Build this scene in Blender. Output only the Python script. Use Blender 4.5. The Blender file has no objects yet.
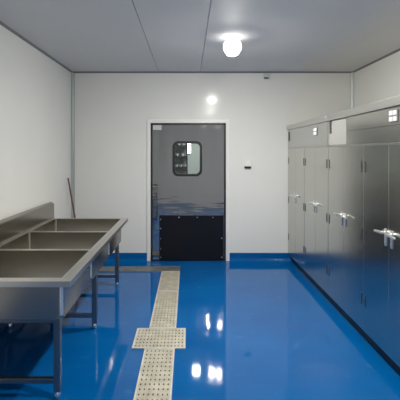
import bpy, bmesh, math, random
from mathutils import Vector, Matrix
random.seed(7)
S = bpy.context.scene
COL = S.collection
PI = math.pi

# ------------------------------------------------------------------ materials
def mat(name):
    m = bpy.data.materials.new(name); m.use_nodes = True
    nt = m.node_tree
    return m, nt, nt.nodes['Principled BSDF']

def plain(name, col, rough=.5, metal=0., spec=.5, coat=0.):
    m, nt, b = mat(name)
    b.inputs['Base Color'].default_value = (*col, 1)
    b.inputs['Roughness'].default_value = rough
    b.inputs['Metallic'].default_value = metal
    b.inputs['Specular IOR Level'].default_value = spec
    b.inputs['Coat Weight'].default_value = coat
    b.inputs['Coat Roughness'].default_value = .05
    return m

def noise(nt, scale, detail=2, vec=None, stretch=None):
    n = nt.nodes.new('ShaderNodeTexNoise')
    n.inputs['Scale'].default_value = scale
    n.inputs['Detail'].default_value = detail
    tc = nt.nodes.new('ShaderNodeTexCoord')
    if stretch:
        mp = nt.nodes.new('ShaderNodeMapping')
        mp.inputs['Scale'].default_value = stretch
        nt.links.new(tc.outputs['Object'], mp.inputs['Vector'])
        nt.links.new(mp.outputs['Vector'], n.inputs['Vector'])
    else:
        nt.links.new(tc.outputs['Object'], n.inputs['Vector'])
    return n

def ramp(nt, src, p0, c0, p1, c1):
    r = nt.nodes.new('ShaderNodeValToRGB')
    e = r.color_ramp.elements
    e[0].position = p0; e[0].color = (*c0, 1)
    e[1].position = p1; e[1].color = (*c1, 1)
    nt.links.new(src, r.inputs['Fac'])
    return r

def bump(nt, b, src, strength, dist):
    n = nt.nodes.new('ShaderNodeBump')
    n.inputs['Strength'].default_value = strength
    n.inputs['Distance'].default_value = dist
    nt.links.new(src, n.inputs['Height'])
    nt.links.new(n.outputs['Normal'], b.inputs['Normal'])
    return n

def steel(name, c0, c1, r0, r1, stretch, warp=0., wscale=2.5, wstretch=None, ripple=0., rstretch=None):
    """stainless sheet: fine brushing in colour and roughness, slow dents in the normal"""
    m, nt, b = mat(name)
    b.inputs['Metallic'].default_value = 1.
    n = noise(nt, 1., 4, stretch=stretch)
    rc = ramp(nt, n.outputs['Fac'], .3, c0, .7, c1)
    nt.links.new(rc.outputs['Color'], b.inputs['Base Color'])
    b.inputs['Roughness'].default_value = (r0+r1)/2
    if warp:
        w = noise(nt, wscale, 1, stretch=wstretch)
        bn = bump(nt, b, w.outputs['Fac'], 1., warp)
        if ripple:
            w2 = noise(nt, 1., 1, stretch=rstretch)
            b2 = nt.nodes.new('ShaderNodeBump'); b2.inputs['Distance'].default_value = ripple
            nt.links.new(w2.outputs['Fac'], b2.inputs['Height']); nt.links.new(b2.outputs['Normal'], bn.inputs['Normal'])
    return m

def wallmat(name, c, rough, spec):
    m, nt, b = mat(name)
    n = noise(nt, 1.3, 3)
    rc = ramp(nt, n.outputs['Fac'], .3, tuple(x*.97 for x in c), .7, c)
    nt.links.new(rc.outputs['Color'], b.inputs['Base Color'])
    b.inputs['Roughness'].default_value = rough
    b.inputs['Specular IOR Level'].default_value = spec
    return m

M = {}
M['wall'] = wallmat('wall_panel_white', (.80, .80, .775), .15, .14)
M['ceil'] = wallmat('ceiling_panel_white', (.70, .70, .695), .6, .12)
M['trim'] = plain('trim_aluminium', (.62, .66, .65), .35, .3)
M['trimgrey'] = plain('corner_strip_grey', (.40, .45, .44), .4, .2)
M['trimdark'] = plain('joint_sealant_grey', (.20, .21, .23), .6)
M['white'] = plain('white_painted_metal', (.82, .82, .80), .35)
M['plastic'] = plain('white_plastic', (.85, .85, .82), .4)
M['black'] = plain('black_rubber', (.012, .012, .014), .42)
M['kick'] = plain('black_rubber_sheet', (.008, .009, .014), .4, 0, .2)
M['dark'] = plain('dark_metal', (.05, .05, .05), .35, .6)
M['hinge'] = plain('hinge_dark_steel', (.22, .22, .20), .35, 1.)
M['lever'] = plain('satin_lever_steel', (.92, .92, .91), .38, 1.)
M['chrome'] = plain('polished_chrome', (.88, .88, .87), .12, 1.)
M['wood'] = plain('red_brown_wood', (.17, .055, .045), .5)
M['pvc'] = plain('grey_pvc', (.38, .39, .39), .45)
M['trench'] = plain('trench_dark_concrete', (.045, .04, .035), .8)
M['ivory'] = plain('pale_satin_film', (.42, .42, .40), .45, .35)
M['sticker'] = plain('pale_sticker', (.55, .56, .56), .5)
M['greywall'] = plain('corridor_grey_panel', (.55, .57, .55), .5)
M['display'] = plain('display_white', (.9, .9, .92), .3)
M['panelgrey'] = plain('control_plate_grey', (.22, .22, .22), .4)
M['door_steel'] = steel('brushed_steel_door', (.43, .43, .43), (.445, .445, .44), .05, .07, (60, 60, 1.2), .02, 1., (2.6, 1, .9), .0015, (2, 1, 14))
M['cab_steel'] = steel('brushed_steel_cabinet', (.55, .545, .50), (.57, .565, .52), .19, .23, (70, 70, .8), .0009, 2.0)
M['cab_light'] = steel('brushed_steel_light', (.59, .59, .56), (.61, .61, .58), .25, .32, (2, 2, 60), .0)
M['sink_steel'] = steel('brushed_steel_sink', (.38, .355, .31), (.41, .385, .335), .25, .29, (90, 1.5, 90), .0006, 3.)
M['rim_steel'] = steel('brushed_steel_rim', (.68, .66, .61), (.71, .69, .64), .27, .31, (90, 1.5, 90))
M['leg_steel'] = steel('steel_tube', (.24, .24, .24), (.27, .27, .27), .27, .31, (60, 60, 2))

# floor : glossy self-levelling epoxy
m, nt, b = mat('blue_epoxy_floor'); M['floor'] = m
n1 = noise(nt, 1.6, 4)
r1 = ramp(nt, n1.outputs['Fac'], .35, (.0004, .088, .31), .68, (.0008, .110, .36))
n2 = noise(nt, 5.5, 6, stretch=(1, 1.6, 1))
r2 = ramp(nt, n2.outputs['Fac'], .64, (0, 0, 0), .80, (.35, .35, .35))   # pale scuffs
mx = nt.nodes.new('ShaderNodeMix'); mx.data_type = 'RGBA'
nt.links.new(r2.outputs['Color'], mx.inputs[0])
nt.links.new(r1.outputs['Color'], mx.inputs[6])
mx.inputs[7].default_value = (.10, .26, .50, 1)
nt.links.new(mx.outputs[2], b.inputs['Base Color'])
b.inputs['Roughness'].default_value = .055
b.inputs['Specular IOR Level'].default_value = .32
n3 = noise(nt, 2.2, 2)
bump(nt, b, n3.outputs['Fac'], 1., .0016)

# drain plates
def drainmat(name, ca, cb, metal):
    m, nt, b = mat(name)
    n = noise(nt, 9, 5)
    r = ramp(nt, n.outputs['Fac'], .3, ca, .7, cb)
    nt.links.new(r.outputs['Color'], b.inputs['Base Color'])
    b.inputs['Roughness'].default_value = .42
    b.inputs['Metallic'].default_value = metal
    return m
M['drain'] = drainmat('worn_steel_plate', (.40, .37, .29), (.62, .58, .49), .25)
M['drain_edge'] = drainmat('drain_edge_steel', (.55, .54, .48), (.72, .70, .64), .25)
M['drain_dull'] = drainmat('dull_steel_plate', (.16, .17, .17), (.27, .28, .28), .5)

# glass : clear pane
m = bpy.data.materials.new('window_glass'); m.use_nodes = True; M['glass'] = m
nt = m.node_tree; nt.nodes.clear()
o = nt.nodes.new('ShaderNodeOutputMaterial'); mixs = nt.nodes.new('ShaderNodeMixShader')
tr = nt.nodes.new('ShaderNodeBsdfTransparent'); gl = nt.nodes.new('ShaderNodeBsdfGlossy'); fr = nt.nodes.new('ShaderNodeFresnel')
tr.inputs[0].default_value = (.82, .86, .84, 1); gl.inputs['Roughness'].default_value = .02
fr.inputs['IOR'].default_value = 1.55
nt.links.new(fr.outputs[0], mixs.inputs[0]); nt.links.new(tr.outputs[0], mixs.inputs[1]); nt.links.new(gl.outputs[0], mixs.inputs[2])
nt.links.new(mixs.outputs[0], o.inputs[0])

def emis(name, col, s):
    m, nt, b = mat(name)
    b.inputs['Base Color'].default_value = (.9, .9, .9, 1)
    b.inputs['Emission Color'].default_value = (*col, 1)
    b.inputs['Emission Strength'].default_value = s
    return m
LAMP = 360.
LAMP_SIDE = 1.3
M['lamp'] = emis('lamp_diffuser_glow', (1., .965, .89), LAMP)
M['lampside'] = emis('lamp_opal_side', (1., .985, .95), LAMP_SIDE)
M['lamp2'] = emis('corridor_panel_glow', (1., 1., .97), 6.)

# ------------------------------------------------------------------ mesh helpers
def box(bm, x0, x1, y0, y1, z0, z1, bev=0., mi=0):
    r = bmesh.ops.create_cube(bm, size=1.)
    vs = r['verts']
    for v in vs:
        v.co = Vector((x0 if v.co.x < 0 else x1, y0 if v.co.y < 0 else y1, z0 if v.co.z < 0 else z1))
    fs = {f for v in vs for f in v.link_faces}
    for f in fs: f.material_index = mi
    if bev:
        es = list({e for v in vs for e in v.link_edges})
        bmesh.ops.bevel(bm, geom=es, offset=bev, segments=2, affect='EDGES', profile=.5)
    return vs

def cyl(bm, p0, p1, r0, r1=None, seg=20, bev=0.):
    p0 = Vector(p0); p1 = Vector(p1); d = p1 - p0
    if r1 is None: r1 = r0
    q = Vector((0, 0, 1)).rotation_difference(d.normalized())
    mtx = Matrix.Translation((p0 + p1) / 2) @ q.to_matrix().to_4x4()
    r = bmesh.ops.create_cone(bm, cap_ends=True, segments=seg, radius1=r0, radius2=r1, depth=d.length, matrix=mtx)
    if bev:
        es = [e for e in {e for v in r['verts'] for e in v.link_edges}
              if any(len(f.verts) > 4 for f in e.link_faces)]
        bmesh.ops.bevel(bm, geom=es, offset=bev, segments=2, affect='EDGES')
    return r['verts']

def lathe(bm, prof, c=(0, 0, 0), seg=32):
    """prof: (radius, z) pairs, closed on the axis where radius is 0"""
    rings = []
    for r, z in prof:
        if r == 0: rings.append([bm.verts.new((c[0], c[1], c[2]+z))])
        else: rings.append([bm.verts.new((c[0]+r*math.cos(2*PI*i/seg), c[1]+r*math.sin(2*PI*i/seg), c[2]+z)) for i in range(seg)])
    for a, b_ in zip(rings, rings[1:]):
        for i in range(seg):
            j = (i+1) % seg
            if len(a) == 1 and len(b_) == 1: continue
            if len(a) == 1: bm.faces.new((a[0], b_[i], b_[j]))
            elif len(b_) == 1: bm.faces.new((a[i], b_[0], a[j]))
            else: bm.faces.new((a[i], b_[i], b_[j], a[j]))

def prism_y(bm, prof, y0, y1):
    a = [bm.verts.new((x, y0, z)) for x, z in prof]; b_ = [bm.verts.new((x, y1, z)) for x, z in prof]
    n = len(prof)
    bm.faces.new(a); bm.faces.new(b_[::-1])
    for i in range(n): bm.faces.new((a[i], b_[i], b_[(i+1) % n], a[(i+1) % n]))

def prism_x(bm, prof, x0, x1):
    a = [bm.verts.new((x0, y, z)) for y, z in prof]; b_ = [bm.verts.new((x1, y, z)) for y, z in prof]
    n = len(prof)
    bm.faces.new(a); bm.faces.new(b_[::-1])
    for i in range(n): bm.faces.new((a[i], b_[i], b_[(i+1) % n], a[(i+1) % n]))

def obj(name, bm, mats, parent=None, smooth=False):
    bmesh.ops.recalc_face_normals(bm, faces=bm.faces[:])
    me = bpy.data.meshes.new(name); bm.to_mesh(me); bm.free()
    for k in (mats if isinstance(mats, (list, tuple)) else [mats]): me.materials.append(M[k])
    if smooth:
        me.polygons.foreach_set('use_smooth', [True]*len(me.polygons))
        me.set_sharp_from_angle(angle=math.radians(35))
    o = bpy.data.objects.new(name, me); COL.objects.link(o)
    if parent is not None: o.parent = parent
    return o

def B(): return bmesh.new()

def boxobj(name, k, parent, *a, bev=0.002):
    bm = B(); box(bm, *a, bev=bev); return obj(name, bm, k, parent)

def tag(o, label=None, cat=None, group=None, kind=None):
    if label: o['label'] = label
    if cat: o['category'] = cat
    if group: o['group'] = group
    if kind: o['kind'] = kind
    return o

def thing(name, label, cat, loc=(0, 0, 0), group=None):
    o = bpy.data.objects.new(name, None); COL.objects.link(o); o.location = loc
    o.empty_display_size = .1
    return tag(o, label, cat, group)

def dup(root, loc, label=None):
    r = root.copy(); COL.objects.link(r); r.location = loc
    if label: r['label'] = label
    for ch in list(root.children):
        c = ch.copy(); COL.objects.link(c); c.parent = r
        for g in list(ch.children):
            d = g.copy(); COL.objects.link(d); d.parent = c
    return r

def struct(o, label, cat): return tag(o, label, cat, kind='structure')

# ------------------------------------------------------------------ room shell
XL, XR, YB, YR, H = -1.78, 2.53, 6.13, -.62, 2.90
T = .10
DX0, DX1, DH = -.572, .580, 2.112           # door opening
# drain layout (trench openings)
CH = (-.345, -.135)                            # main channel
trench = [(CH[0], CH[1], 1.42, 5.80), (-.455, -.045, 3.41, 3.75), (XL+.06, CH[0], 5.585, 5.795)]

def build_floor():
    bm = B()
    xs = sorted({XL-T, XR+T} | {v for t in trench for v in t[:2]})
    ys = sorted({YR-T, 10.2} | {v for t in trench for v in t[2:]})
    vt = {}
    def V(x, y, z):
        k = (round(x, 5), round(y, 5), round(z, 5))
        if k not in vt: vt[k] = bm.verts.new((x, y, z))
        return vt[k]
    def inside(cx, cy): return any(t[0] < cx < t[1] and t[2] < cy < t[3] for t in trench)
    zb = -.14
    for i in range(len(xs)-1):
        for j in range(len(ys)-1):
            x0, x1, y0, y1 = xs[i], xs[i+1], ys[j], ys[j+1]
            ins = inside((x0+x1)/2, (y0+y1)/2)
            z = zb if ins else 0
            f = bm.faces.new((V(x0, y0, z), V(x1, y0, z), V(x1, y1, z), V(x0, y1, z)))
            f.material_index = 1 if ins else 0
            if ins:
                for (ax, ay, bx, by, cx, cy) in ((x0, y0, x0, y1, x0-1e-3, (y0+y1)/2), (x1, y0, x1, y1, x1+1e-3, (y0+y1)/2),
                                                 (x0, y0, x1, y0, (x0+x1)/2, y0-1e-3), (x0, y1, x1, y1, (x0+x1)/2, y1+1e-3)):
                    if not inside(cx, cy):
                        g = bm.faces.new((V(ax, ay, 0), V(bx, by, 0), V(bx, by, zb), V(ax, ay, zb))); g.material_index = 1
    o = obj('floor', bm, ['floor', 'trench'])
    return struct(o, 'glossy blue epoxy floor with a drain trench', 'floor')
build_floor()

bm = B(); box(bm, XL-T, XL, YR-T, YB, 0, H)
struct(obj('wall_left', bm, 'wall'), 'white panel wall on the left behind the sink', 'wall')
bm = B(); box(bm, XR, XR+T, YR-T, YB, 0, H)
struct(obj('wall_right', bm, 'wall'), 'white panel wall on the right above the steel cabinets', 'wall')
bm = B(); box(bm, XL, XR, YR-T, YR, 0, H)
struct(obj('wall_rear', bm, 'wall'), 'white panel wall behind the viewer', 'wall')
bm = B()
fo = .055                                       # frame width
box(bm, XL-T, DX0-fo, YB, YB+T, 0, H); box(bm, DX1+fo, XR+T, YB, YB+T, 0, H); box(bm, DX0-fo, DX1+fo, YB, YB+T, DH+fo, H)
struct(obj('wall_back', bm, 'wall'), 'glossy white panel wall at the far end with the steel door', 'wall')

# ceiling: panels with narrow joints over a dark void
bm = B()
seams = [XL-T, -.453, .188, XR+T]
for a, c in zip(seams, seams[1:]):
    box(bm, a+.003, c-.003, YR-T, YB+T, H, H+.04)
box(bm, XL-T, XR+T, YR-T, YB+T, H+.04, H+.06, mi=1)
struct(obj('ceiling', bm, ['ceil', 'trimdark']), 'grey-white ceiling of long panels with thin joints', 'ceiling')

# trims
bm = B()
r = .045
pr = [(XL, YB)] + [(XL + r*(1-math.sin(t*PI/12))*1.0, YB - r*(1-math.cos(t*PI/12))) for t in range(0, 7)]
# concave corner cove, vertical
def vprism(bm, prof, z0, z1):
    a = [bm.verts.new((x, y, z0)) for x, y in prof]; b_ = [bm.verts.new((x, y, z1)) for x, y in prof]
    n = len(prof); bm.faces.new(a); bm.faces.new(b_[::-1])
    for i in range(n): bm.faces.new((a[i], b_[i], b_[(i+1) % n], a[(i+1) % n]))
pr = [(XL, YB)] + [(XL + r - r*math.sin(t*PI/12), YB - r + r*math.cos(t*PI/12)) for t in range(0, 7)]
vprism(bm, pr, .12, H)
struct(obj('trim_1', bm, 'trimgrey', smooth=True), 'curved grey-green corner strip between left and far walls', 'trim')
bm = B()
pr = [(XR, YB)] + [(XR - r + r*math.sin(t*PI/12), YB - r + r*math.cos(t*PI/12)) for t in range(0, 7)]
vprism(bm, pr, .12, H)
struct(obj('trim_2', bm, 'trim', smooth=True), 'curved corner strip between right and far walls', 'trim')
bm = B(); rc = .022
prism_x(bm, [(YB, H), (YB, H-rc), (YB-rc, H)], XL, XR)
struct(obj('trim_3', bm, 'trimdark'), 'thin dark joint strip where far wall meets ceiling', 'trim')
bm = B(); prism_y(bm, [(XL, H), (XL, H-rc), (XL+rc, H)], YR, YB)
struct(obj('trim_4', bm, 'trimdark'), 'thin dark joint strip where left wall meets ceiling', 'trim')
bm = B(); prism_y(bm, [(XR, H), (XR, H-rc), (XR-rc, H)], YR, YB)
struct(obj('trim_5', bm, 'trimdark'), 'thin dark joint strip where right wall meets ceiling', 'trim')

def cove():
    hh, tt = .125, .05
    return [(0, 0), (0, hh), (.008, hh)] + [(.008 + (tt-.008)*(1-math.cos(t*PI/16)), .06 - .06*math.sin(t*PI/16)) for t in range(0, 9)]
def base_back(bm, x0, x1): prism_x(bm, [(YB - a, z) for a, z in cove()], x0, x1)
bm = B(); base_back(bm, XL, DX0-fo)
base_back(bm, DX1+fo, XR)
struct(obj('baseboard_back', bm, 'floor', smooth=True), 'blue coved skirting along the far wall', 'skirting')
bm = B(); prism_y(bm, [(XL + a, z) for a, z in cove()], YR, YB)
struct(obj('baseboard_left', bm, 'floor', smooth=True), 'blue coved skirting along the left wall', 'skirting')

# door frame
bm = B()
yf0, yf1 = YB-.018, YB+T+.01
box(bm, DX0-fo, DX0, yf0, yf1, 0, DH+fo, bev=.004)
box(bm, DX1, DX1+fo, yf0, yf1, 0, DH+fo, bev=.004)
box(bm, DX0, DX1, yf0, yf1, DH, DH+fo, bev=.004)
struct(obj('trim_6', bm, 'white'), 'white metal frame around the steel door', 'door frame')

# ------------------------------------------------------------------ door
door = thing('door_1', 'brushed steel swing door with rounded window and black kick plate', 'door', (DX0, YB, 0))
door['kind'] = 'structure'
W = DX1 - DX0
def rrect(cx, cz, w, h, r, n=6):
    pts = []
    for (sx, sz, a0) in ((1, 1, 0), (-1, 1, 90), (-1, -1, 180), (1, -1, 270)):
        for k in range(n+1):
            a = math.radians(a0 + 90*k/n)
            pts.append((cx + sx*(w/2-r) + r*math.cos(a), cz + sz*(h/2-r) + r*math.sin(a)))
    return pts
wcx, wcz, ww, wh = (187.3-188)/65.2 - DX0, 1.67 + (152-158.7)/65.2, .405, .49
x0, x1, z0, z1 = .016, W-.016, .012, DH-.016
yA, yBk = .004, .049
def plate_with_hole(bm, outer, inner, y0, y1):
    n = len(inner)
    # outer ring re-sampled: project each inner point to the outer rectangle
    ox0, ox1, oz0, oz1 = outer
    cx = sum(p[0] for p in inner)/n; cz = sum(p[1] for p in inner)/n
    def proj(p):
        dx, dz = p[0]-cx, p[1]-cz
        s = []
        if dx > 1e-9: s.append((ox1-cx)/dx)
        if dx < -1e-9: s.append((ox0-cx)/dx)
        if dz > 1e-9: s.append((oz1-cz)/dz)
        if dz < -1e-9: s.append((oz0-cz)/dz)
        k = min(s); return (cx+dx*k, cz+dz*k)
    ring_o = [proj(p) for p in inner]
    # snap the nearest ring point to each corner
    for c in ((ox0, oz0), (ox0, oz1), (ox1, oz0), (ox1, oz1)):
        i = min(range(n), key=lambda i: (ring_o[i][0]-c[0])**2 + (ring_o[i][1]-c[1])**2); ring_o[i] = c
    fi = [bm.verts.new((p[0], y0, p[1])) for p in inner]; fo_ = [bm.verts.new((p[0], y0, p[1])) for p in ring_o]
    bi = [bm.verts.new((p[0], y1, p[1])) for p in inner]; bo = [bm.verts.new((p[0], y1, p[1])) for p in ring_o]
    for i in range(n):
        j = (i+1) % n
        bm.faces.new((fi[i], fi[j], fo_[j], fo_[i])); bm.faces.new((bi[i], bi[j], bo[j], bo[i]))
        bm.faces.new((fi[i], fi[j], bi[j], bi[i])); bm.faces.new((fo_[i], fo_[j], bo[j], bo[i]))
bm = B()
plate_with_hole(bm, (x0, x1, z0, z1), rrect(wcx, wcz, ww, wh, .075), yA, yBk)
obj('door_panel', bm, 'door_steel', door)
# black seal strips round the leaf
bm = B()
box(bm, 0, x0+.012, -.004, .03, .004, DH-.002, bev=.002); box(bm, x1-.012, W, -.004, .03, .004, DH-.002, bev=.002)
box(bm, 0, W, -.004, .03, z1-.012, DH-.001, bev=.002); box(bm, 0, W, .002, .03, .002, z0+.01, bev=.002)
obj('edge_seal', bm, 'black', door)
# window
bm = B()
def ring(bm, a, b_, y0, y1):
    n = len(a)
    A0 = [bm.verts.new((p[0], y0, p[1])) for p in a]; A1 = [bm.verts.new((p[0], y1, p[1])) for p in a]
    C0 = [bm.verts.new((p[0], y0, p[1])) for p in b_]; C1 = [bm.verts.new((p[0], y1, p[1])) for p in b_]
    for i in range(n):
        j = (i+1) % n
        for q in ((A0, C0), (A1, C1), (A0, A1), (C0, C1)):
            bm.faces.new((q[0][i], q[0][j], q[1][j], q[1][i]))
ring(bm, rrect(wcx, wcz, ww+.05, wh+.05, .09), rrect(wcx, wcz, ww-.022, wh-.022, .065), -.014, .062)
wf = obj('window_frame', bm, 'black', door, smooth=True)
bm = B()
pts = rrect(wcx, wcz, ww-.012, wh-.012, .07)
f = bm.faces.new([bm.verts.new((p[0], .010, p[1])) for p in pts])
ex = bmesh.ops.extrude_face_region(bm, geom=[f])
for v in ex['geom']:
    if isinstance(v, bmesh.types.BMVert): v.co.y += .006
obj('window_pane', bm, 'glass', wf)
# kick plate with bolts
kx0, kx1, kz0, kz1 = .132, W-.034, .012, .70
bm = B(); box(bm, kx0, kx1, -.008, yA, kz0, kz1, bev=.003)
kick = obj('kick_plate', bm, 'kick', door)
bolts = [(kx0+.022, kz) for kz in (.64, .50, .345, .19, .06)] + [(kx0+.022+dx, kz1-.03) for dx in (.28, .56, .80)] + [(kx1-.03, .35), (kx1-.03, .06)]
for bx, bz in bolts:
    bm = B(); cyl(bm, (bx, -.008, bz), (bx, -.014, bz), .012, .009, 12)
    obj('bolt', bm, 'chrome', kick)
boxobj('sticker', 'sticker', door, .035, .165, yA-.0025, yA, DH-.105, DH-.03, bev=0)
bm = B()
for z in (.25, 1.05, 1.85): cyl(bm, (.012, -.004, z-.05), (.012, -.004, z+.05), .007, seg=10)
obj('hinge', bm, 'dark', door)

# room beyond the door, seen through its window
bm = B(); box(bm, -1.6, 1.6, 9.6, 9.7, 0, 2.7)
struct(obj('wall_corridor', bm, 'greywall'), 'pale grey wall beyond the door window', 'wall')
bm = B(); box(bm, -1.7, -1.6, YB+T, 9.7, 0, 2.7)
struct(obj('wall_corridor_left', bm, 'greywall'), 'grey side wall of the room beyond the door', 'wall')
bm = B(); box(bm, 1.6, 1.7, YB+T, 9.7, 0, 2.7)
struct(obj('wall_corridor_right', bm, 'greywall'), 'grey right side wall of the room beyond the door', 'wall')
bm = B(); box(bm, -1.7, 1.7, YB+T, 9.7, 2.7, 2.8)
struct(obj('ceiling_corridor', bm, 'greywall'), 'ceiling of the room beyond the door', 'ceiling')

# ------------------------------------------------------------------ drain plates
def perforated(name, label, k, x0, x1, y0, y1, px=.030, py=.058, hx=.010, hy=.020, z0=.0, th=.007, edge='drain_edge', group='perforated drain plates'):
    cx, cy = (x0+x1)/2, (y0+y1)/2
    t = thing(name, label, 'drain cover', (cx, cy, 0), group)
    lx, ly = x1-x0, y1-y0
    fr = .013
    bm = B()
    box(bm, -lx/2, -lx/2+fr, -ly/2, ly/2, z0, z0+th+.003, bev=.002); box(bm, lx/2-fr, lx/2, -ly/2, ly/2, z0, z0+th+.003, bev=.002)
    box(bm, -lx/2+fr, lx/2-fr, -ly/2, -ly/2+fr, z0, z0+th+.003, bev=.002); box(bm, -lx/2+fr, lx/2-fr, ly/2-fr, ly/2, z0, z0+th+.003, bev=.002)
    obj('rim', bm, edge, t)
    iw, il = lx-2*fr, ly-2*fr
    nx, ny = max(1, int((iw-.006)/px)), max(1, int((il-.02)/py))
    def cuts(L, n, h):
        p = L/n; c = [-L/2]
        for i in range(n):
            m_ = -L/2 + p*(i+.5); c += [m_-h/2, m_+h/2]
        return c + [L/2]
    xs, ys = cuts(iw, nx, hx), cuts(il, ny, hy)
    bm = B(); z = z0+th
    g = [[(bm.verts.new((x, y, z)), bm.verts.new((x, y, z0+.001))) for y in ys] for x in xs]
    for i in range(len(xs)-1):
        for j in range(len(ys)-1):
            if i % 2 and j % 2:
                for (a, b_) in ((g[i][j], g[i+1][j]), (g[i+1][j], g[i+1][j+1]), (g[i+1][j+1], g[i][j+1]), (g[i][j+1], g[i][j])):
                    bm.faces.new((a[0], b_[0], b_[1], a[1]))
                continue
            for s in (0, 1):
                bm.faces.new((g[i][j][s], g[i+1][j][s], g[i+1][j+1][s], g[i][j+1][s]))
    obj('perforated_sheet', bm, k, t)
    return t
E0, E1 = -.368, -.112
perforated('drain_cover', 'long perforated drain plate farthest away, ending near the door', 'drain', E0, E1, 4.785, 5.575)
perforated('drain_cover', 'perforated drain plate just beyond the wide crosswise plate', 'drain', E0, E1, 3.78, 4.775)
perforated('drain_cover', 'wide perforated plate lying crosswise over the drain line', 'drain', -.478, -.022, 3.39, 3.775, py=.05)
perforated('drain_cover', 'perforated drain plate nearest the viewer, in front of the crosswise plate', 'drain', E0, E1, 2.40, 3.385)
perforated('drain_cover', 'perforated drain plate at the viewer\'s feet, below the picture edge', 'drain', E0, E1, 1.40, 2.395)
perforated('gutter_cover', 'dull grey drain plate at the corner in front of the door', 'drain_dull', E0, E1, 5.58, 5.82, edge='drain_dull', group='dull gutter plates along the far wall')
perforated('gutter_cover', 'dull grey gutter plate between the sink legs and the drain corner', 'drain_dull', -1.05, E0-.003, 5.565, 5.815, edge='drain_dull', group='dull gutter plates along the far wall')
perforated('gutter_cover', 'dull grey gutter plate hidden behind the sink by the left wall', 'drain_dull', -1.72, -1.053, 5.565, 5.815, edge='drain_dull', group='dull gutter plates along the far wall')

# ------------------------------------------------------------------ sink
SX0, SX1, SY0, SY1, SZ = -1.755, -.765, 2.60, 5.09, .83
sink = thing('three_compartment_sink', 'long stainless steel three-basin sink on legs along the left wall', 'sink', ((SX0+SX1)/2, (SY0+SY1)/2, 0))
ox, oy = sink.location.x, sink.location.y
def L(*a): return (a[0]-ox, a[1]-ox, a[2]-oy, a[3]-oy, a[4], a[5])
bx0, bx1 = -1.665, -.845
bays = [(2.672, 3.415), (3.465, 4.195), (4.245, 5.03)]
bm = B()
# rim top: strips framing the three openings
ys = [SY0] + [v for q in bays for v in q] + [SY1]
box(bm, *L(SX0, bx0, SY0, SY1, SZ-.003, SZ)); box(bm, *L(bx1, SX1, SY0, SY1, SZ-.003, SZ))
for j in (0, 2, 4, 6): box(bm, *L(bx0, bx1, ys[j], ys[j+1], SZ-.003, SZ))
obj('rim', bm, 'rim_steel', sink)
# folded lip round the outside
bm = B()
lh = .04
box(bm, *L(SX1-.004, SX1+.001, SY0-.001, SY1+.001, SZ-lh, SZ+.0004), bev=.0025)
box(bm, *L(SX0, SX1, SY0-.001, SY0+.006, SZ-lh, SZ+.0004), bev=.0025)
box(bm, *L(SX0, SX1, SY1-.006, SY1+.001, SZ-lh, SZ+.0004), bev=.0025)
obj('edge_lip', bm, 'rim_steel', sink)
# backsplash
bm = B()
prism_y(bm, [(SX0-ox, SZ-.03), (SX0-ox, 1.030), (SX0+.006-ox, 1.036), (SX0+.040-ox, 1.024), (SX0+.052-ox, 1.012), (SX0+.052-ox, SZ+.001), (SX0+.04-ox, SZ-.03)], SY0-oy, SY1-oy)
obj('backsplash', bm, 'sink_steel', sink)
# basins
zb = .552
for (a, c) in bays:
    bm = B()
    e = .009
    ix0, ix1, iy0, iy1 = bx0, bx1, a, c
    # inner shell and outer shell as open boxes with rounded vertical corners
    def loop(x0, x1, y0, y1, r, z, n=4):
        return [bm.verts.new((p[0]-ox, p[1]-oy, z)) for p in rrect((x0+x1)/2, (y0+y1)/2, x1-x0, y1-y0, r, n)]
    rr = .03
    rings = [loop(ix0-e, ix1+e, iy0-e, iy1+e, rr+e, SZ-.004), loop(ix0-e, ix1+e, iy0-e, iy1+e, rr+e, zb+.004), loop(ix0, ix1, iy0, iy1, rr, zb)]
    rin = [loop(ix0, ix1, iy0, iy1, rr*.6, SZ-.001), loop(ix0, ix1, iy0, iy1, rr*.6, zb+.05), loop(ix0+.02, ix1-.02, iy0+.02, iy1-.02, rr, zb+.02), loop(ix0+.3, ix1-.3, iy0+.3, iy1-.3, .03, zb+.012)]
    for q in (rings, rin):
        for A, C in zip(q, q[1:]):
            for i in range(len(A)):
                j = (i+1) % len(A); bm.faces.new((A[i], A[j], C[j], C[i]))
    A, C = rings[0], rin[0]
    for i in range(len(A)):
        j = (i+1) % len(A); bm.faces.new((A[i], A[j], C[j], C[i]))
    bm.faces.new(rings[-1]); bm.faces.new(rin[-1])
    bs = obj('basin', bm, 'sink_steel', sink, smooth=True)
    bm = B(); cyl(bm, (ix0+.007-ox, iy1-.007-oy, zb+.05), (ix0+.007-ox, iy1-.007-oy, SZ-.004), .007, seg=12)  # bright strips standing in for the glints along the basin's corner edges
    obj('corner_weld', bm, 'lever', bs, smooth=True); bm = B()
    cyl(bm, (ix1+e-.009-ox, iy0-e+.009-oy, zb+.03), (ix1+e-.009-ox, iy0-e+.009-oy, SZ-lh-.01), .0125, seg=12)
    obj('corner_weld', bm, 'lever', bs, smooth=True)
    mx_, my_ = (ix0+ix1)/2-ox, (iy0+iy1)/2-oy
    bm = B(); lathe(bm, [(0, .006), (.035, .006), (.045, .004), (.05, .0)], (mx_, my_, zb+.012), 24)
    obj('strainer', bm, 'chrome', bs, smooth=True)
    bm = B()
    cyl(bm, (mx_, my_, zb-.10), (mx_, my_, zb+.002), .035); cyl(bm, (mx_, my_, zb-.085), (-1.72-ox, my_, zb-.10), .022)
    obj('drain_pipe', bm, 'pvc', bs, smooth=True)
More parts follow.
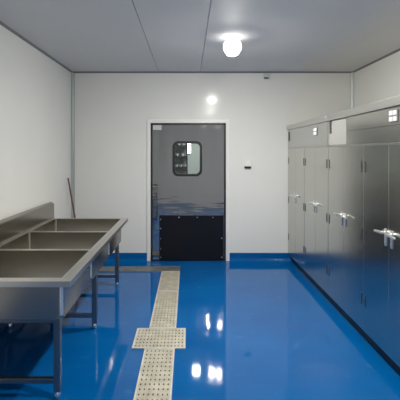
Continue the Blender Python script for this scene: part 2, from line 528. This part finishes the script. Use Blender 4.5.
# legs, feet, rails
lw = .045
legx, legy = (-1.69, -.885), (2.715, 3.79, 4.99)
for y in legy:
    for x in legx:
        bm = B(); box(bm, *L(x-lw/2, x+lw/2, y-lw/2, y+lw/2, .05, zb), bev=.003)
        lg = obj('leg', bm, 'leg_steel', sink)
        bm = B(); lathe(bm, [(0, 0), (.016, 0), (.024, .012), (.024, .03), (.017, .052), (0, .052)], (x-ox, y-oy, 0), 20)
        obj('foot', bm, 'chrome', lg, smooth=True)
    bm = B(); box(bm, *L(legx[0]+lw/2, legx[1]-lw/2, y-.017, y+.017, .105, .14), bev=.003)
    obj('cross_rail', bm, 'leg_steel', sink)
    bm = B(); box(bm, *L(legx[0], legx[1], y-.018, y+.018, zb-.036, zb-.0005), bev=.003)
    obj('top_rail', bm, 'leg_steel', sink)
bm = B(); box(bm, *L(legx[0]-.017, legx[0]+.017, legy[0], legy[2], .105, .14), bev=.003)
obj('back_rail', bm, 'leg_steel', sink)
for x in legx:
    bm = B(); box(bm, *L(x-.018, x+.018, legy[0], legy[2], zb-.036, zb-.0005), bev=.003)
    obj('side_rail', bm, 'leg_steel', sink)

# wooden pole leaning in the corner
p0, p1 = Vector((-1.535, 5.86, .012)), Vector((-1.757, 5.86, 1.29))
bm = B(); cyl(bm, p0, p1, .0125, .0115, 14, bev=.004)
pole = obj('wooden_pole', bm, 'wood', None, smooth=True)
tag(pole, 'thin red-brown wooden pole leaning in the corner behind the sink', 'pole')

# ------------------------------------------------------------------ cabinets
CX, CZ = 1.53, 2.075
def cabinet(y_far, depth_len, label, split):
    """steel drying cabinet; faces -x; far end at y_far"""
    t = thing('steel_cabinet', label, 'cabinet', (CX, y_far - depth_len/2, 0), 'steel cabinets along the right wall')
    hy = depth_len/2
    dpt = XR - CX - .01
    boxobj('body', 'cab_steel', t, .022, dpt, -hy+.002, hy-.002, .10, CZ-.06, bev=.003)
    boxobj('plinth', 'black', t, .05, dpt-.02, -hy+.004, hy-.004, 0, .10, bev=.002)
    # overhanging top band
    boxobj('top_fascia', 'cab_light', t, -.022, dpt, -hy+.0015, hy-.0015, 2.005, CZ, bev=.004)
    # upper panels
    zd = 1.725
    if split:
        boxobj('upper_panel', 'cab_steel', t, 0, .022, -hy+.004, hy-.51, 1.870, 2.003)
        boxobj('middle_panel', 'cab_steel', t, -.004, .022, -hy+.004, hy-.51, 1.742, 1.866)
        boxobj('cover_plate', 'ivory', t, -.003, .022, hy-.505, hy-.045, 1.742, 2.003)  # paler stretch at the far end of the upper panels
        boxobj('corner_post', 'cab_light', t, -.003, .022, hy-.041, hy-.004, 1.742, 2.003)
    else:
        boxobj('upper_panel', 'cab_light', t, 0, .022, -hy+.05, hy-.05, 1.742, 2.003)
        boxobj('corner_post', 'cab_light', t, -.003, .022, hy-.046, hy-.004, 1.742, 2.003)
        boxobj('corner_post', 'cab_light', t, -.003, .022, -hy+.004, -hy+.046, 1.742, 2.003)
    boxobj('door_rail', 'cab_light', t, -.002, .022, -hy+.004, hy-.004, 1.727, 1.740, bev=.001)
    # vent slot by the far upper corner
    zc = 1.935 if split else 1.905
    bm = B(); box(bm, -.008, .0, hy-.115, hy-.062, zc-.068, zc+.068, bev=.003)
    vt_ = obj('vent', bm, 'dark', t)
    for k in range(5):
        boxobj('slat', 'hinge', vt_, -.012, -.007, hy-.110, hy-.067, zc-.055+k*.024, zc-.047+k*.024, bev=.001)
    # control display
    yd, zz = (-hy+.36, 1.938) if split else (hy-1.345, 1.915)
    dw, dh = (.105, .078)
    bm = B(); box(bm, -.010, .0, yd-dw/2-.006, yd+dw/2+.006, zz-dh/2-.006, zz+dh/2+.006, bev=.003)
    cp = obj('control_plate', bm, 'panelgrey', t)
    gap = .012
    for (a0, a1, b0, b1) in ((-dw/2, -gap/2, gap/2, dh/2), (gap/2, dw/2, gap/2, dh/2), (-dw/2, -gap/2, -dh/2, -gap/2), (gap/2, dw/2, -dh/2, -gap/2)):
        boxobj('display', 'display', cp, -.014, -.009, yd+a0, yd+a1, zz+b0, zz+b1, bev=.001)
    # four door leaves in two pairs
    lw_ = depth_len/4
    for k in range(4):
        y1 = hy - k*lw_; y0 = y1 - lw_
        ga, gb = (.003, .001) if k % 2 == 0 else (.001, .003)
        # ga : gap on far side (hinge side for even leaves)
        bm = B(); box(bm, 0, .021, y0+gb, y1-ga, .112, zd, bev=.0025)
        d = obj('cabinet_door', bm, 'cab_steel', t)
        hyy = (y1-.038) if k % 2 == 0 else (y0+.038)
        for z in (.38, .945, 1.54):
            bm = B(); cyl(bm, (-.001, hyy, z-.05), (-.001, hyy, z+.05), .0055, seg=14, bev=.003)
            cyl(bm, (-.001, hyy, z-.003), (-.001, hyy, z+.003), .0065, seg=14)
            obj('hinge', bm, 'hinge', d, smooth=True)
        s = 1 if k % 2 == 0 else -1               # lever runs away from the meeting edge
        my = y0+gb if s > 0 else y1-ga
        yh = my + s*.045; zh = 1.048
        bm = B()
        box(bm, -.007, 0, yh-.015, yh+.015, zh-.105, zh+.03, bev=.004)
        cyl(bm, (-.034, yh, zh), (-.005, yh, zh), .011, seg=14)
        cyl(bm, (-.01, yh, zh-.075), (-.004, yh, zh-.075), .009, seg=14)
        # lever: flat bar, tapering
        vs = box(bm, -.046, -.026, -.018, .108, -.010, .012, bev=.005)
        done = set()
        for v in [v for v in bm.verts if -.0461 <= v.co.x <= -.0259 and abs(v.co.z) < .02 and -.02 < v.co.y < .13]:
            yy = v.co.y
            v.co.z = v.co.z*(1 - 2.5*max(0, yy)) + zh - .06*max(0, yy)
            v.co.y = yh + s*yy
        obj('handle', bm, 'lever', d, smooth=True)
    return t
cabinet(6.13, 1.76, 'steel four-door cabinet at the far end against the far wall', False)
cabinet(4.368, 1.76, 'steel four-door cabinet nearest the viewer, with pale cover plate at its upper left', True)

# ------------------------------------------------------------------ lamps and small fittings
def lamp(name, label, x, y):
    t = thing(name, label, 'ceiling light', (x, y, H), 'round ceiling downlights')
    bm = B(); lathe(bm, [(0, 0), (.062, 0), (.060, -.014), (.050, -.022), (0, -.022)], seg=40)
    obj('bezel', bm, 'white', t, smooth=True)
    bm = B(); R_ = .098; zc = -.105
    lathe(bm, [(0, zc-R_)] + [(R_*math.sin(a*PI/48), zc-R_*math.cos(a*PI/48)) for a in range(1, 41)] + [(0, zc+R_*math.cos(PI/6)-.001)], seg=40)
    bmesh.ops.recalc_face_normals(bm, faces=bm.faces[:]); bm.normal_update()
    for f in bm.faces: f.material_index = 0 if f.normal.z < -.80 else 1       # LED board shines down, opal sides glow
    obj('diffuser', bm, ['lamp', 'lampside'], t, smooth=True)
    return t
l1 = lamp('ceiling_light', 'round glowing white ceiling light before the far wall', .475, 4.28)
dup(l1, (.56, 2.10, H), 'round white ceiling light overhead, just above the picture edge')

t = thing('wall_switch', 'small white box with dark lower edge on wall right of the door', 'switch', ((247.5-188)/65.2, YB, 1.67+(152-164.5)/65.2))
boxobj('housing', 'plastic', t, -.05, .05, -.032, 0, -.028, .062, bev=.005)
boxobj('lower_bar', 'dark', t, -.05, .05, -.030, 0, -.058, -.030, bev=.003)

t = thing('ceiling_sensor', 'tiny grey box high on the far wall under the ceiling', 'sensor', ((266.5-188)/65.2, YB, 1.67+(152-76)/65.2))
boxobj('housing', 'trim', t, -.05, .05, -.045, 0, -.055, .035, bev=.005)
bm = B(); box(bm, -.045, .02, -.053, -.044, -.052, -.030, bev=.004); obj('lens', bm, 'dark', t)

# beyond the door window
t = thing('wire_rack', 'dark rack with shelves seen through the left of the door window', 'rack', (-.26, 8.9, 0))
rw, rd = .24, .2
for sx in (-1, 1):
    for sy in (-1, 1):
        bm = B(); cyl(bm, (sx*rw, sy*rd, 0), (sx*rw, sy*rd, 2.05), .014, seg=10); obj('post', bm, 'dark', t, smooth=True)
for z in (.3, .75, 1.08, 1.32, 1.56, 1.80, 2.02): boxobj('shelf', 'dark', t, -rw, rw, -rd, rd, z, z+.02, bev=.002)
boxobj('back_panel', 'panelgrey', t, -rw, rw, rd+.012, rd+.03, .1, 2.05, bev=.002)
c0 = None
n = 0
for (z, xs_) in ((1.3405, (-.25, -.16, -.07)), (1.5805, (-.24, -.12)), (1.8205, (-.2, -.1))):
    for x in xs_:
        if c0 is None:
            bm = B(); lathe(bm, [(0, 0), (.02, 0), (.024, .008), (.04, .045), (.042, .05), (.037, .05), (.02, .012), (0, .012)], seg=20)
            c0 = tag(obj('bowl', bm, 'plastic', None, smooth=True), 'small white bowl on the rack seen through the door window', 'bowl', 'white bowls behind the door window')
            c0.location = (x, 8.78, z)
        else:
            c = c0.copy(); COL.objects.link(c); c.location = (x, 8.78, z)
t = thing('light_panel', 'small bright panel seen through the middle of the door window', 'light', (0.0, 9.6, 1.80))
boxobj('frame', 'white', t, -.075, .075, -.03, 0, -.17, .17, bev=.004)
boxobj('diffuser', 'lamp2', t, -.06, .06, -.036, -.03, -.155, .155, bev=.001)  # brightness of a lit white sheet, put in as emission
ld = bpy.data.lights.new('corridor_lamp', 'AREA'); ld.energy = 14; ld.shape = 'RECTANGLE'; ld.size = .8; ld.size_y = .3; ld.color = (1, 1, .96)  # unseen fill light added to brighten the room beyond the door
lo = bpy.data.objects.new('corridor_lamp', ld); COL.objects.link(lo); lo.location = (.5, 8.0, 2.69)

# ------------------------------------------------------------------ world, camera, view
w = bpy.data.worlds.new('World'); S.world = w; w.use_nodes = True
w.node_tree.nodes['Background'].inputs[0].default_value = (.02, .022, .025, 1)
cam = bpy.data.cameras.new('Camera'); co = bpy.data.objects.new('Camera', cam); COL.objects.link(co)
co.location = (0, 0, 1.67); co.rotation_euler = (PI/2, 0, 0)
cam.sensor_fit = 'HORIZONTAL'; cam.sensor_width = 36; cam.lens = 36.0
cam.shift_x = .03; cam.shift_y = -.12
cam.clip_start = .02
S.camera = co
S.view_settings.view_transform = 'Standard'; S.view_settings.look = 'None'
S.view_settings.gamma = 1; S.view_settings.use_curve_mapping = False
S.view_settings.exposure = 2.02
